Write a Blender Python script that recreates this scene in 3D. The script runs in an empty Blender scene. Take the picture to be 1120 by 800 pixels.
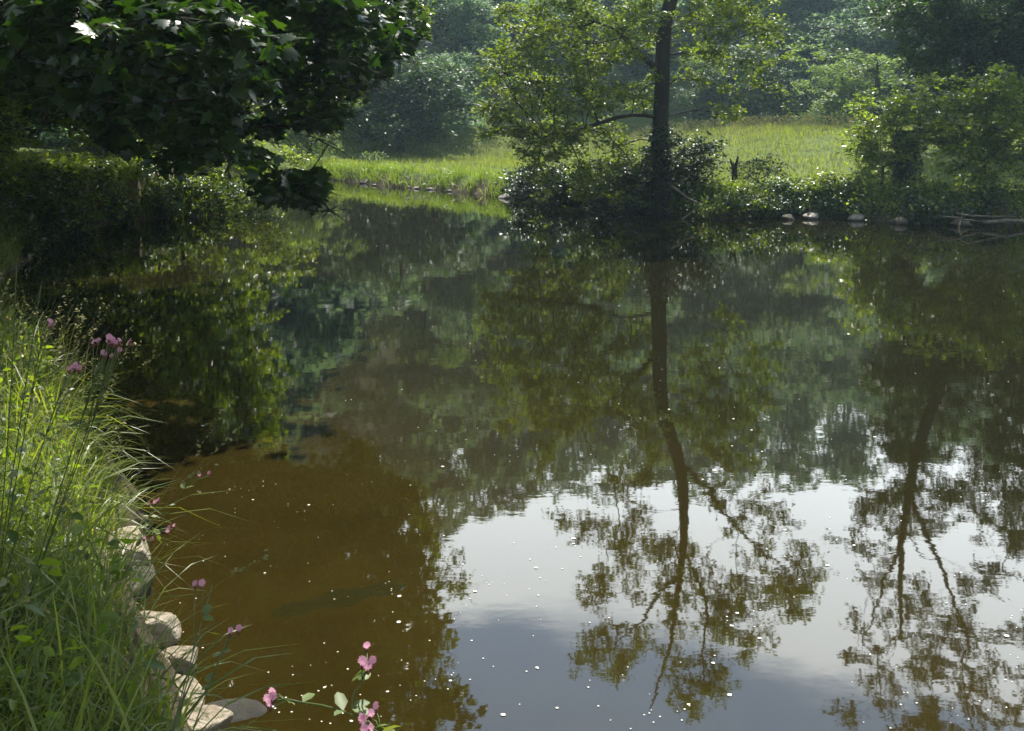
import bpy, math, random
import numpy as np
from mathutils import Vector, noise as mn
rng = np.random.default_rng(7); random.seed(7)
S = bpy.context.scene; COL = S.collection
R = math.radians
# ------------------------------------------------------------------ camera geometry
CH = 2.4; F = 1076.0; P = R(4.0); PY = 130+F*math.tan(P)
FW = np.array([0, math.cos(P), -math.sin(P)]); UP = np.array([0, math.sin(P), math.cos(P)]); RT = np.array([1., 0, 0])
C0 = np.array([0, 0, CH])
def ray(px, py): return FW + (px-560)/F*RT + (PY-py)/F*UP
def onz(px, py, z=0.0):
    d = ray(px, py); return C0 + d*((z-CH)/d[2])
def aty(px, py, Y):
    d = ray(px, py); return C0 + d*(Y/d[1])
def rfl(px, py, Y):
    p = aty(px, py, Y); p[2] = -p[2]; return p
def proj(p):                       # (n,3) -> direct pixels
    q = np.atleast_2d(p) - C0; w = q@FW; w = np.where(w < .05, .05, w)
    return 560+F*(q@RT)/w, PY-F*(q@UP)/w
def projr(p):
    q = np.atleast_2d(p).copy(); q[:, 2] *= -1; return proj(q)
def fbm(x, y, s=1.0, seed=0.0, o=3):
    x = np.asarray(x, float); y = np.asarray(y, float); r = np.zeros(np.broadcast(x, y).shape)
    a = 1.0; f = 1.0/s
    for k in range(o):
        r += a*(np.sin(x*f*1.7+seed+k*2.1+1.3*np.sin(y*f*1.1+seed*1.7+k))*np.sin(y*f*1.9+seed*.7+k*1.3+1.1*np.sin(x*f*.9-k*2+seed)))
        a *= .5; f *= 2.1
    return r
# ------------------------------------------------------------------ tagging / objects
def tag(o, label=None, cat=None, group=None, kind=None):
    if label: o['label'] = label
    if cat: o['category'] = cat
    if group: o['group'] = group
    if kind: o['kind'] = kind
    return o
def empty(name, loc):
    o = bpy.data.objects.new(name, None); o.location = loc; o.empty_display_size = .2; COL.objects.link(o); return o
def link(name, me, mat, parent=None, loc=None, smooth=True):
    o = bpy.data.objects.new(name, me); COL.objects.link(o)
    if mat is not None: me.materials.append(mat)
    if smooth: me.polygons.foreach_set('use_smooth', np.ones(len(me.polygons), bool))
    if loc is not None: o.location = loc
    if parent is not None: o.parent = parent
    return o
def mesh_np(name, V, faces_flat, counts, rnd=None):
    me = bpy.data.meshes.new(name)
    me.vertices.add(len(V)); me.vertices.foreach_set('co', np.asarray(V, np.float32).ravel())
    me.loops.add(len(faces_flat)); me.loops.foreach_set('vertex_index', np.asarray(faces_flat, np.int32))
    counts = np.asarray(counts, np.int32); st = np.concatenate([[0], np.cumsum(counts)[:-1]]).astype(np.int32)
    me.polygons.add(len(counts)); me.polygons.foreach_set('loop_start', st); me.polygons.foreach_set('loop_total', counts)
    me.update(calc_edges=True)
    if rnd is not None:
        a = me.attributes.new('rnd', 'FLOAT', 'FACE'); a.data.foreach_set('value', np.asarray(rnd, np.float32))
    return me
class MB:
    def __init__(s): s.V = []; s.F = []; s.C = []; s.n = 0
    def add(s, V, faces):
        s.V.append(np.asarray(V, float))
        for f in faces: s.F.extend([i+s.n for i in f]); s.C.append(len(f))
        s.n += len(V)
    def tube(s, pts, rad, k=6, cap=True):
        pts = np.asarray(pts, float); n = len(pts); rad = np.broadcast_to(rad, n)
        t = np.gradient(pts, axis=0); t /= np.linalg.norm(t, axis=1)[:, None]+1e-9
        ref = np.array([0.31, .17, .93]) if abs(t[0][2]) < .9 else np.array([1., .1, 0])
        V = []
        u = np.cross(t[0], ref); u /= np.linalg.norm(u)
        for i in range(n):
            u = u - t[i]*np.dot(u, t[i]); u /= np.linalg.norm(u)+1e-9; v = np.cross(t[i], u)
            for j in range(k):
                a = 2*math.pi*j/k; V.append(pts[i]+rad[i]*(u*math.cos(a)+v*math.sin(a)))
        fs = [(i*k+j, i*k+(j+1) % k, (i+1)*k+(j+1) % k, (i+1)*k+j) for i in range(n-1) for j in range(k)]
        if cap: fs += [tuple(range(k))[::-1], tuple((n-1)*k+j for j in range(k))]
        s.add(V, fs)
    def build(s, name, mat, parent=None, loc=None, smooth=True):
        me = mesh_np(name, np.concatenate(s.V), s.F, s.C); return link(name, me, mat, parent, loc, smooth)
# ------------------------------------------------------------------ materials
def nm(name):
    m = bpy.data.materials.new(name); m.use_nodes = True; nt = m.node_tree; nt.nodes.clear()
    return m, nt, nt.nodes.new('ShaderNodeOutputMaterial')
def ramp(nt, fac, stops):
    r = nt.nodes.new('ShaderNodeValToRGB'); e = r.color_ramp.elements
    e[0].position, e[0].color = stops[0][0], (*stops[0][1], 1); e[1].position, e[1].color = stops[-1][0], (*stops[-1][1], 1)
    for p, c in stops[1:-1]: x = e.new(p); x.color = (*c, 1)
    nt.links.new(fac, r.inputs[0]); return r.outputs[0]
def noise_n(nt, scale, detail=4, co=None, rough=.5, sc3=None):
    n = nt.nodes.new('ShaderNodeTexNoise'); n.inputs['Scale'].default_value = scale; n.inputs['Detail'].default_value = detail
    n.inputs['Roughness'].default_value = rough
    tc = nt.nodes.new('ShaderNodeTexCoord'); src = tc.outputs[co or 'Object']
    if sc3:
        mp = nt.nodes.new('ShaderNodeMapping'); mp.inputs['Scale'].default_value = sc3; nt.links.new(src, mp.inputs[0]); src = mp.outputs[0]
    nt.links.new(src, n.inputs['Vector']); return n.outputs[0]
def leafmat(name, a, b, c, trans=.45, rough=.45, spec=.35, tcol=None, nscale=.5):
    m, nt, out = nm(name); L = nt.links
    at = nt.nodes.new('ShaderNodeAttribute'); at.attribute_name = 'rnd'
    nz = noise_n(nt, nscale, 2)
    mx = nt.nodes.new('ShaderNodeMath'); mx.operation = 'MULTIPLY_ADD'; mx.inputs[1].default_value = .6
    L.new(at.outputs['Fac'], mx.inputs[0])
    m2 = nt.nodes.new('ShaderNodeMath'); m2.operation = 'MULTIPLY'; m2.inputs[1].default_value = .4; L.new(nz, m2.inputs[0]); L.new(m2.outputs[0], mx.inputs[2])
    col = ramp(nt, mx.outputs[0], [(.1, a), (.5, b), (.9, c)])
    p = nt.nodes.new('ShaderNodeBsdfPrincipled'); p.inputs['Roughness'].default_value = rough; p.inputs['Specular IOR Level'].default_value = spec
    L.new(col, p.inputs['Base Color'])
    t = nt.nodes.new('ShaderNodeBsdfTranslucent')
    mc = nt.nodes.new('ShaderNodeMix'); mc.data_type = 'RGBA'; mc.blend_type = 'MULTIPLY'; mc.inputs[0].default_value = 1
    L.new(col, mc.inputs[6]); mc.inputs[7].default_value = (*(tcol or (2.8, 2.9, .6)), 1)
    L.new(mc.outputs[2], t.inputs['Color'])
    ms = nt.nodes.new('ShaderNodeMixShader'); ms.inputs[0].default_value = trans
    L.new(p.outputs[0], ms.inputs[1]); L.new(t.outputs[0], ms.inputs[2]); L.new(ms.outputs[0], out.inputs[0]); return m
def solid(name, stops, scale=3., rough=.85, bump=.3, bs=12., spec=.3, sc3=None, dist=.02):
    m, nt, out = nm(name); L = nt.links
    p = nt.nodes.new('ShaderNodeBsdfPrincipled'); p.inputs['Roughness'].default_value = rough; p.inputs['Specular IOR Level'].default_value = spec
    L.new(ramp(nt, noise_n(nt, scale, 6, rough=.6, sc3=sc3), stops), p.inputs['Base Color'])
    if name.endswith('stone'):
        g = nt.nodes.new('ShaderNodeNewGeometry'); sz = nt.nodes.new('ShaderNodeSeparateXYZ'); L.new(g.outputs['Position'], sz.inputs[0])
        wt = nt.nodes.new('ShaderNodeMapRange'); wt.inputs[1].default_value = .015; wt.inputs[2].default_value = .06; wt.inputs[3].default_value = .3; wt.inputs[4].default_value = 1; L.new(sz.outputs[2], wt.inputs[0])
        mo = noise_n(nt, 7, 6, 'Generated', .7); mf = nt.nodes.new('ShaderNodeMapRange'); mf.inputs[1].default_value = .5; mf.inputs[2].default_value = .62; mf.inputs[4].default_value = .8; L.new(mo, mf.inputs[0])
        m1 = nt.nodes.new('ShaderNodeMix'); m1.data_type = 'RGBA'; L.new(mf.outputs[0], m1.inputs[0]); L.new(p.inputs['Base Color'].links[0].from_socket, m1.inputs[6]); m1.inputs[7].default_value = (.06, .065, .025, 1)
        m2 = nt.nodes.new('ShaderNodeMix'); m2.data_type = 'RGBA'; m2.blend_type = 'MULTIPLY'; m2.inputs[0].default_value = 1; L.new(m1.outputs[2], m2.inputs[6]); L.new(wt.outputs[0], m2.inputs[7]); L.new(m2.outputs[2], p.inputs['Base Color'])
    if bump:
        b = nt.nodes.new('ShaderNodeBump'); b.inputs['Strength'].default_value = bump; b.inputs['Distance'].default_value = dist
        L.new(noise_n(nt, bs, 6, rough=.65, sc3=sc3), b.inputs['Height']); L.new(b.outputs[0], p.inputs['Normal'])
    L.new(p.outputs[0], out.inputs[0]); return m
M = {}
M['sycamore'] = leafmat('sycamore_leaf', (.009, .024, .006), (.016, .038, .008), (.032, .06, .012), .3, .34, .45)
M['alder'] = leafmat('alder_leaf', (.04, .065, .011), (.07, .1, .016), (.12, .14, .024), .5, .42, .35)
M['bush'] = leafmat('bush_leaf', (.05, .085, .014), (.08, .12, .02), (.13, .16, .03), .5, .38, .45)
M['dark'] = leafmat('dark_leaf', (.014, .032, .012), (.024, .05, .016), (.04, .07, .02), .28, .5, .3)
M['far'] = leafmat('far_leaf', (.06, .092, .072), (.095, .135, .1), (.14, .175, .13), .5, .5, .3, tcol=(1.9, 2.2, 1.0), nscale=.15)  # leaf colour paled to stand in for more haze on the hill
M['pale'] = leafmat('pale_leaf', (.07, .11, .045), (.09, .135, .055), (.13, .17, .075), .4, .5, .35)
M['bright'] = leafmat('bright_leaf', (.06, .095, .014), (.10, .14, .022), (.18, .205, .05), .5, .33, .55)  # leaf colour raised to stand in for sun on shaded bushes
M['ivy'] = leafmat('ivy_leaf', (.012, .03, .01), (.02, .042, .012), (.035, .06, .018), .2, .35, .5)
M['grass'] = leafmat('grass_blade', (.07, .10, .018), (.11, .145, .03), (.2, .22, .075), .38, .4, .4)
M['meadow'] = leafmat('meadow_blade', (.10, .125, .03), (.14, .165, .04), (.2, .215, .08), .35, .5, .3, nscale=.25)
M['seed'] = leafmat('grass_seed_head', (.13, .135, .05), (.18, .18, .075), (.24, .23, .11), .35, .6, .2, tcol=(1.2, 1.1, .8))
M['bark'] = solid('bark', [(.3, (.016, .013, .010)), (.5, (.032, .027, .02)), (.75, (.06, .052, .038))], 4, .9, .8, 14, .2, (1, 1, .25), .04)
M['deadwood'] = solid('dead_wood', [(.3, (.07, .055, .04)), (.5, (.14, .115, .085)), (.8, (.26, .22, .17))], 6, .8, .5, 20, .3)
M['stone'] = solid('river_stone', [(.25, (.12, .095, .06)), (.45, (.25, .205, .15)), (.6, (.34, .29, .225)), (.8, (.42, .38, .31))], 5, .85, .9, 16, .25, None, .03)
M['palestone'] = solid('pale_stone', [(.3, (.22, .19, .16)), (.55, (.42, .38, .34)), (.8, (.55, .51, .47))], 5, .8, .6, 14, .3)
M['darkstone'] = solid('dark_stone', [(.3, (.035, .03, .022)), (.6, (.08, .07, .055)), (.8, (.13, .12, .1))], 5, .8, .6, 14, .3)
M['stem'] = leafmat('green_stem', (.08, .11, .035), (.12, .15, .05), (.17, .18, .08), .2, .5, .3)
M['petal'] = leafmat('campion_petal', (.68, .32, .45), (.76, .45, .55), (.84, .6, .68), .4, .6, .2, tcol=(1.1, .8, .95), nscale=9)
M['calyx'] = leafmat('campion_calyx', (.16, .06, .05), (.2, .09, .06), (.22, .13, .08), .2, .6, .2, tcol=(1, 1, 1))
M['foam'] = solid('foam_speck', [(.3, (.6, .58, .5)), (.7, (.8, .78, .7))], 30, .7, 0)

# terrain material: earth, moss and short grass by position; steep faces show earth
def ground_mat():
    m, nt, out = nm('bank_ground'); L = nt.links
    p = nt.nodes.new('ShaderNodeBsdfPrincipled'); p.inputs['Roughness'].default_value = .95; p.inputs['Specular IOR Level'].default_value = .15
    g = ramp(nt, noise_n(nt, 1.3, 8, rough=.65), [(.3, (.045, .065, .016)), (.5, (.085, .12, .025)), (.7, (.13, .15, .045))])
    e = ramp(nt, noise_n(nt, 5, 8, rough=.7), [(.3, (.035, .026, .016)), (.55, (.075, .058, .036)), (.8, (.13, .105, .07))])
    ge = nt.nodes.new('ShaderNodeNewGeometry'); sx = nt.nodes.new('ShaderNodeSeparateXYZ'); L.new(ge.outputs['Normal'], sx.inputs[0])
    sp = nt.nodes.new('ShaderNodeSeparateXYZ'); L.new(ge.outputs['Position'], sp.inputs[0])
    f = nt.nodes.new('ShaderNodeMapRange'); f.inputs[1].default_value = .72; f.inputs[2].default_value = .93; L.new(sx.outputs[2], f.inputs[0])
    h = nt.nodes.new('ShaderNodeMapRange'); h.inputs[1].default_value = .08; h.inputs[2].default_value = .35; L.new(sp.outputs[2], h.inputs[0])
    mu = nt.nodes.new('ShaderNodeMath'); mu.operation = 'MULTIPLY'; L.new(f.outputs[0], mu.inputs[0]); L.new(h.outputs[0], mu.inputs[1])
    mx = nt.nodes.new('ShaderNodeMix'); mx.data_type = 'RGBA'; L.new(mu.outputs[0], mx.inputs[0]); L.new(e, mx.inputs[6]); L.new(g, mx.inputs[7])
    L.new(mx.outputs[2], p.inputs['Base Color'])
    b = nt.nodes.new('ShaderNodeBump'); b.inputs['Strength'].default_value = .8; b.inputs['Distance'].default_value = .06
    L.new(noise_n(nt, 9, 8, rough=.7), b.inputs['Height']); L.new(b.outputs[0], p.inputs['Normal'])
    L.new(p.outputs[0], out.inputs[0]); return m
def water_mat(name, c1, c2):
    m, nt, out = nm(name); L = nt.links
    p = nt.nodes.new('ShaderNodeBsdfPrincipled'); p.inputs['Roughness'].default_value = .02; p.inputs['IOR'].default_value = 1.52
    shallow = ramp(nt, noise_n(nt, .8, 6, 'Object', .65), [(.3, c1), (.7, c2)])
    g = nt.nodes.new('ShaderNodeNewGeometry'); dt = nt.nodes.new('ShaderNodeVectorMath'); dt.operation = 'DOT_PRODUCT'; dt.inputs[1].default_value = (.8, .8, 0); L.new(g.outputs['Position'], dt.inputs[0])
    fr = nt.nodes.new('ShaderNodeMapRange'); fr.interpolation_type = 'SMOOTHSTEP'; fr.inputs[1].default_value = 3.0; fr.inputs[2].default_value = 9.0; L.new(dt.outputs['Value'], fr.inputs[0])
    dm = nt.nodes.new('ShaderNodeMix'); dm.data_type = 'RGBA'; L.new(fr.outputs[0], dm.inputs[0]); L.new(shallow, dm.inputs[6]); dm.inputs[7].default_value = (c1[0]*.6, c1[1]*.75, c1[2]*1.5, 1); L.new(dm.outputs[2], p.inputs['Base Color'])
    def bmp(h, st, dist, prev=None):
        b = nt.nodes.new('ShaderNodeBump'); b.inputs['Strength'].default_value = st; b.inputs['Distance'].default_value = dist
        L.new(h, b.inputs['Height'])
        if prev: L.new(prev, b.inputs['Normal'])
        return b.outputs[0]
    n1 = bmp(noise_n(nt, 1.0, 2, sc3=(.55, 1.0, 1)), 1, RIP*1.6)
    n2 = bmp(noise_n(nt, 7.0, 3, sc3=(.6, 1.0, 1)), 1, RIP*.32, n1)
    L.new(n2, p.inputs['Normal']); L.new(p.outputs[0], out.inputs[0]); return m
RIP = .0011
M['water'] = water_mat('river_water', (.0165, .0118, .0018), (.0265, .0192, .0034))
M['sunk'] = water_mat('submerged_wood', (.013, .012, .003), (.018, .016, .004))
M['ground'] = ground_mat()

# ------------------------------------------------------------------ shoreline and terrain
SH = [tuple(onz(*q)[:2]) for q in [(232, 800), (208, 745), (172, 695), (166, 650), (160, 600), (140, 550)]]
SHORE = [(60, -4), (12, .6), (5, 1.3), (2, 1.9), (.6, 2.15), (-.35, 2.5)] + SH + \
    [(-3.6, 7.6), (-5.0, 9.5), (-6.4, 11.5), (-7.3, 13.4), (-7.9, 15.6), (-8.9, 18.4), (-9.4, 21.3), (-8.6, 23), (-7.1, 24.6), (-7.3, 27),
     (-9.6, 31), (-13, 36), (-19, 42), (-30, 49), (-60, 60), (-62, 66), (-30, 56), (-18, 48)] + \
    [tuple(onz(*q)[:2]) for q in [(300, 195), (345, 196), (390, 200), (430, 205), (465, 207), (500, 210), (560, 218), (600, 222), (640, 224), (700, 232), (760, 240), (860, 238), (940, 241), (1010, 246), (1060, 243), (1120, 246)]] + \
    [(16, 22.5), (24, 21), (60, 16)]
SP = np.array(SHORE)
def sdist(x, y):                   # positive on land
    x = np.asarray(x, float).ravel(); y = np.asarray(y, float).ravel()
    d = np.full(x.shape, 1e9); ins = np.zeros(x.shape, bool)
    for (ax, ay), (bx, by) in zip(SP, np.roll(SP, -1, 0)):
        ex, ey = bx-ax, by-ay; t = np.clip(((x-ax)*ex+(y-ay)*ey)/(ex*ex+ey*ey+1e-12), 0, 1)
        d = np.minimum(d, np.hypot(x-ax-t*ex, y-ay-t*ey))
        c = ((ay > y) != (by > y)); ins ^= c & (x < (bx-ax)*(y-ay)/((by-ay) if by != ay else 1e-12)+ax)
    return np.where(ins, -d, d)
def ss(a, b, x): t = np.clip((x-a)/(b-a), 0, 1); return t*t*(3-2*t)
def hill(x, y):
    base = 63 + 2*np.sin(x*.05) - 16*ss(9, -9, x) + 10*ss(-30, -60, x)
    top = 31 + .5*ss(25, -8, x) + 7*ss(-8, -38, x) + 3*np.sin(x*.045+1)
    return top*ss(-4, 62, y-base) + .10*np.maximum(0, y-base-62)
def height(x, y):
    shp = np.shape(x); x = np.asarray(x, float).ravel(); y = np.asarray(y, float).ravel()
    d = sdist(x, y) + .10*fbm(x, y, .8, 3, 2)*ss(0, 3, y)
    far = (y > 20+0*x) & (x > -9.0) | (y > 40)
    hb = np.where(far, .45+.12*ss(0, 12, x), np.where(y < 9, .72, .95))
    w = np.where(far, .7, np.where(y < 9, .45, .8))
    z = np.where(d > 0, hb*ss(-.05, 1, d/w), np.maximum(-1.2, d*.7-.03))
    rise = (-.03+1.3*ss(-2, 11, x-(y-30)*.12))*ss(1.0, 20, d)
    z = z + np.where(far & (d > 0), rise, 0) + np.where(~far & (d > 0), .35*ss(.5, 4, d)*(y > 4), 0)
    z = z + np.where(d > .5, (.05*fbm(x, y, 1.7, 1)+.03*fbm(x, y, .5, 5))*ss(.5, 2, d), 0) + hill(x, y)
    return z.reshape(shp)
def hz(x, y): return float(height(np.array([x]), np.array([y]))[0])
def make_ground():
    u = np.linspace(-1, 1, 420); gx = -1.5 + 3.2*np.sinh(u*5.0)*.72
    v = np.linspace(0, 1, 520); gy = -25 + 27*v/ .12
    a = np.linspace(-25, 1, 14)[:-1]; b = np.linspace(1, 9, 110)[:-1]; c = np.linspace(9, 48, 210)[:-1]; e = 48+np.sinh(np.linspace(0, 3.2, 110))*21
    gy = np.concatenate([a, b, c, e])
    X, Y = np.meshgrid(gx, gy); Z = height(X, Y)
    nx, ny = len(gx), len(gy)
    V = np.stack([X.ravel(), Y.ravel(), Z.ravel()], 1)
    i = np.arange(nx-1)[None, :]+nx*np.arange(ny-1)[:, None]; i = i.ravel()
    Fq = np.stack([i, i+1, i+nx+1, i+nx], 1).ravel()
    tag(link('ground', mesh_np('ground', V, Fq, np.full(len(i), 4)), M['ground']), kind='structure')
make_ground()
me = mesh_np('water', [(-75, -5, 0), (62, -5, 0), (62, 68, 0), (-75, 68, 0)], [0, 1, 2, 3], [4])
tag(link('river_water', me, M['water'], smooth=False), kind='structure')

# ------------------------------------------------------------------ leaves
def tmpl_leaf():      # folded pointed oval leaf, base at origin, along +x, 1 long
    V = [(0, 0, 0), (.35, .27, .07), (.35, 0, 0), (.35, -.27, .07), (.75, .2, .03), (.75, 0, -.03), (.75, -.2, .03), (1, 0, -.1)]
    Fs = [(0, 2, 1), (0, 3, 2), (1, 2, 5, 4), (2, 3, 6, 5), (4, 5, 7), (5, 6, 7)]
    return np.array(V, float), Fs
def tmpl_simple():
    V = [(0, 0, 0), (.45, .3, .08), (1, 0, -.05), (.45, -.3, .08)]
    return np.array(V, float), [(0, 2, 1), (0, 3, 2)]
def tmpl_lobed():     # five lobed broad leaf on a short stalk
    pol = [(0, .0), (38, .42), (52, .78), (28, .58), (20, .72), (14, .98), (0, 1.08)]
    pts = [(.0, 0)]
    up = [(-.02, .12), (.02, .48), (.18, .34), (.32, .62), (.5, .5), (.5, .26), (.72, .3), (.78, .12), (1.05, 0)]
    V = [(.0, 0, 0)]+[(a, b, -.16*b*b-.12*a*a) for a, b in up]+[(a, -b, -.16*b*b-.12*a*a) for a, b in up[-2::-1]]
    V.append((.35, 0, .05)); c = len(V)-1; n = c
    return np.array(V, float), [(c, (i+1) % n, i) for i in range(n)]
TM = {'leaf': tmpl_leaf(), 'simple': tmpl_simple(), 'lobed': tmpl_lobed()}
def scatter(pos, size, kind='simple', tilt=.5, up=(0, 0, 1), droop=.2, outdir=None):
    """vertices / faces of many leaves"""
    n = len(pos); T, Fs = TM[kind]
    nrm = np.asarray(up)+rng.normal(0, tilt, (n, 3)); nrm /= np.linalg.norm(nrm, axis=1)[:, None]
    d = rng.normal(0, 1, (n, 3)); d[:, 2] *= .3; d[:, 2] -= droop
    if outdir is not None: d = d*.7+outdir
    d -= nrm*np.sum(d*nrm, 1)[:, None]; d /= np.linalg.norm(d, axis=1)[:, None]+1e-9
    s = np.cross(nrm, d); sz = (size*rng.uniform(.55, 1.3, n))[:, None, None]
    V = pos[:, None, :] + sz*(T[None, :, 0:1]*d[:, None]+T[None, :, 1:2]*s[:, None]+T[None, :, 2:3]*nrm[:, None])
    flat = np.concatenate([np.array(f) for f in Fs]); cnt = np.array([len(f) for f in Fs])
    FF = (flat[None, :]+(np.arange(n)*len(T))[:, None]).ravel()
    return V.reshape(-1, 3), FF, np.tile(cnt, n), np.repeat(rng.random(n), len(Fs))
def leafmesh(name, *parts):
    V = []; Fx = []; Cn = []; Rn = []; o = 0
    for (v, f, c, r) in parts: V.append(v); Fx.append(f+o); Cn.append(c); Rn.append(r); o += len(v)
    return mesh_np(name, np.concatenate(V), np.concatenate(Fx), np.concatenate(Cn), np.concatenate(Rn))
# ------------------------------------------------------------------ trees
def skeleton(mb, trunk, trad, clusters, origin, tip=.008, jit=.12, sag=0.0, kmin=4, limbs=()):
    """grow branches from the trunk polyline to every cluster centre; returns branch nodes"""
    nodes = [np.array(p, float) for p in trunk]; par = list(range(-1, len(trunk)-1)); n0 = len(nodes)
    plen = [0.0]
    for i in range(1, n0): plen.append(plen[-1]+np.linalg.norm(nodes[i]-nodes[i-1])*.35)
    fixed = {}
    for lp_, lr_ in limbs:
        lp_ = [np.array(q, float) for q in lp_]; b = int(np.argmin([np.linalg.norm(q-lp_[0]) for q in nodes[:n0]])); last = b; L0 = plen[b]
        lp_ = [nodes[b]]+lp_; lr_ = [lr_[0]]+list(lr_)
        for i in range(len(lp_)-1):
            kseg = max(1, int(np.linalg.norm(lp_[i+1]-lp_[i])/.35))
            for j in range(1, kseg+1):
                u = j/kseg; nodes.append(lp_[i]*(1-u)+lp_[i+1]*u+rng.normal(0, .03, 3)); par.append(last); last = len(nodes)-1; plen.append(L0); fixed[last] = lr_[i]*(1-u)+lr_[i+1]*u
    tr = np.array(nodes); cs = sorted(clusters, key=lambda c: np.min(np.linalg.norm(tr-c[0], axis=1)))
    N = np.array(nodes); PL = np.array(plen)
    skip = max(1, int(n0*.15))
    for c, r in cs:
        dv = c-N; dist = np.linalg.norm(dv, axis=1); cost = dist + .45*PL + 1.2*np.maximum(0, N[:, 2]-c[2]+.0)*.5
        cost[:skip] += 3; b = int(np.argmin(cost)); p = N[b]; L = dist[b]
        k = max(1, int(L/.45)); q = []; last = b
        for j in range(1, k+1):
            t = j/k; pt = p+(c-p)*t + rng.normal(0, jit*min(1, L)*.5, 3)*(1 if j < k else 0) + np.array([0, 0, .12*L*math.sin(math.pi*t)*(1-sag)])
            q.append(pt); par.append(last); last = len(N)+len(q)-1
            PL = np.append(PL, PL[b]+L*t)
        N = np.vstack([N, q])
    n = len(N); rad = np.full(n, 0.0); kids = [[] for _ in range(n)]
    for i in range(1, n):
        if par[i] >= 0: kids[par[i]].append(i)
    e = 2.4; acc = np.zeros(n)
    for i in range(n-1, -1, -1):
        if not kids[i]: acc[i] = tip**e
        if par[i] >= 0: acc[par[i]] += acc[i]*1.0+ (tip*.25)**e
    rad = acc**(1/e)
    for k_, v_ in fixed.items(): rad[k_] = max(rad[k_], v_); acc[k_] = max(acc[k_], rad[k_]**e)
    rad[:n0] = trad
    mb.tube(trunk, trad, 12)
    for i in range(n):                          # chains
        for k_i, ch in enumerate(kids[i]):
            if ch < n0: continue
            if i >= n0 and ch == max(kids[i], key=lambda q: acc[q]): continue
            pts = [N[i]]; rr = [min(rad[i], rad[ch]*1.15)]; cur = ch
            while True:
                pts.append(N[cur]); rr.append(rad[cur])
                if not kids[cur]: break
                cur = max(kids[cur], key=lambda q: acc[q])
            mb.tube(pts, rr, 6 if rr[0] > .03 else kmin, cap=False)
    return N
def sprays(clusters, n_per, leaf, spread=1.0, flat=.45, mb=None):
    pos = []; od = []
    for c, r in clusters:
        k = max(3, int(6*spread)); m = max(2, int(n_per*(r/.45)**2/k))
        for j in range(k):
            d = rng.normal(0, 1, 3); d[2] = d[2]*flat+.05; d /= np.linalg.norm(d); L = r*rng.uniform(.5, 1.25)
            t = rng.uniform(.1, 1, m)[:, None]; p = c+d*L*t + rng.normal(0, leaf*.6, (m, 3))*[1, 1, .6]; p[:, 2] -= .25*L*(t[:, 0]**2)
            pos.append(p); od.append(np.tile(d, (m, 1)))
            if mb is not None: mb.tube([c, c+d*L*.5-[0, 0, .06*L], c+d*L-[0, 0, .25*L]], [.006, .004, .002], 3, cap=False)
    return np.concatenate(pos), np.concatenate(od)
def tree(name, label, cat, trunk, trad, clusters, leafmatn, leaf=.09, n_per=60, kind='simple', group=None, tilt=.5, sag=0., tip=.008, spread=1., flat=.45, twigs=True, barkm='bark', keep=None, trunkname='trunk', droop=.2, limbs=()):
    base = np.array(trunk[0], float); root = empty(name, base); tag(root, label, cat, group)
    tl = np.array(trunk, float)-base; cl = [(np.array(c, float)-base, r) for c, r in clusters]
    # densify the trunk
    t = []; rr = []
    for i in range(len(tl)-1):
        k = max(1, int(np.linalg.norm(tl[i+1]-tl[i])/.35))
        for j in range(k): u = j/k; t.append(tl[i]*(1-u)+tl[i+1]*u + (rng.normal(0, .015, 3) if i+j > 0 else 0)); rr.append(trad[i]*(1-u)+trad[i+1]*u)
    t.append(tl[-1]); rr.append(trad[-1]); t = np.array(t)
    for _ in range(2): t[1:-1] = .25*t[:-2]+.5*t[1:-1]+.25*t[2:]
    t[0][2] -= .3
    mb = MB(); skeleton(mb, t, np.array(rr), cl, base, tip=tip, sag=sag, limbs=[([np.array(q, float)-base for q in a_], b_) for a_, b_ in limbs])
    pos, od = sprays(cl, n_per, leaf, spread, flat, mb if twigs else None)
    if keep is not None:
        k = keep(pos+base); pos = pos[k]; od = od[k]
    mb.build(trunkname, M[barkm], root)
    link('crown', leafmesh('crown', scatter(pos, leaf, kind, tilt, outdir=od, droop=droop)), M[leafmatn], root, smooth=False)
    return root
def blobs(center, radii, n, rmin=.35, rmax=.6, shell=.55, keep=None, pw=1.0):
    out = []; tries = 0; c = np.array(center, float); radii = np.array(radii, float)
    while len(out) < n and tries < n*60:
        tries += 1; d = rng.normal(0, 1, 3); d /= np.linalg.norm(d); q = c+radii*d*rng.uniform(shell, 1)**pw
        if keep is not None and not keep(q[None])[0]: continue
        out.append((q, rng.uniform(rmin, rmax)))
    return out
interp = np.interp

# --- tall alder on the far bank (lower part from the direct view, upper part as its reflection shows it)
YT = 24.6
def jY(s=1.2): return YT+rng.normal(0, s)
def spread_px(lst, fn, per, ysd, Y0=YT):
    out = []
    for (x, y, r) in lst:
        k = max(1, int(per*(r/20)**2))
        for _ in range(k):
            a = rng.uniform(0, 6.28); q = r*math.sqrt(rng.random())
            out.append((fn(x+q*math.cos(a), y+q*math.sin(a), Y0+rng.normal(0, ysd)), rng.uniform(.28, .5)))
    return out
tb = onz(727, 240, .0); tb = np.array([aty(727, 232, YT)[0], YT, .25])
trunk = [tb, aty(723, 190, YT), aty(722, 140, YT), aty(724, 80, YT), aty(727, 20, YT), rfl(748, 520, YT), rfl(748, 570, YT), rfl(745, 625, YT), rfl(735, 700, YT), rfl(712, 775, YT)]
trad = [.36, .25, .20, .19, .175, .15, .12, .09, .05, .02]
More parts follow.
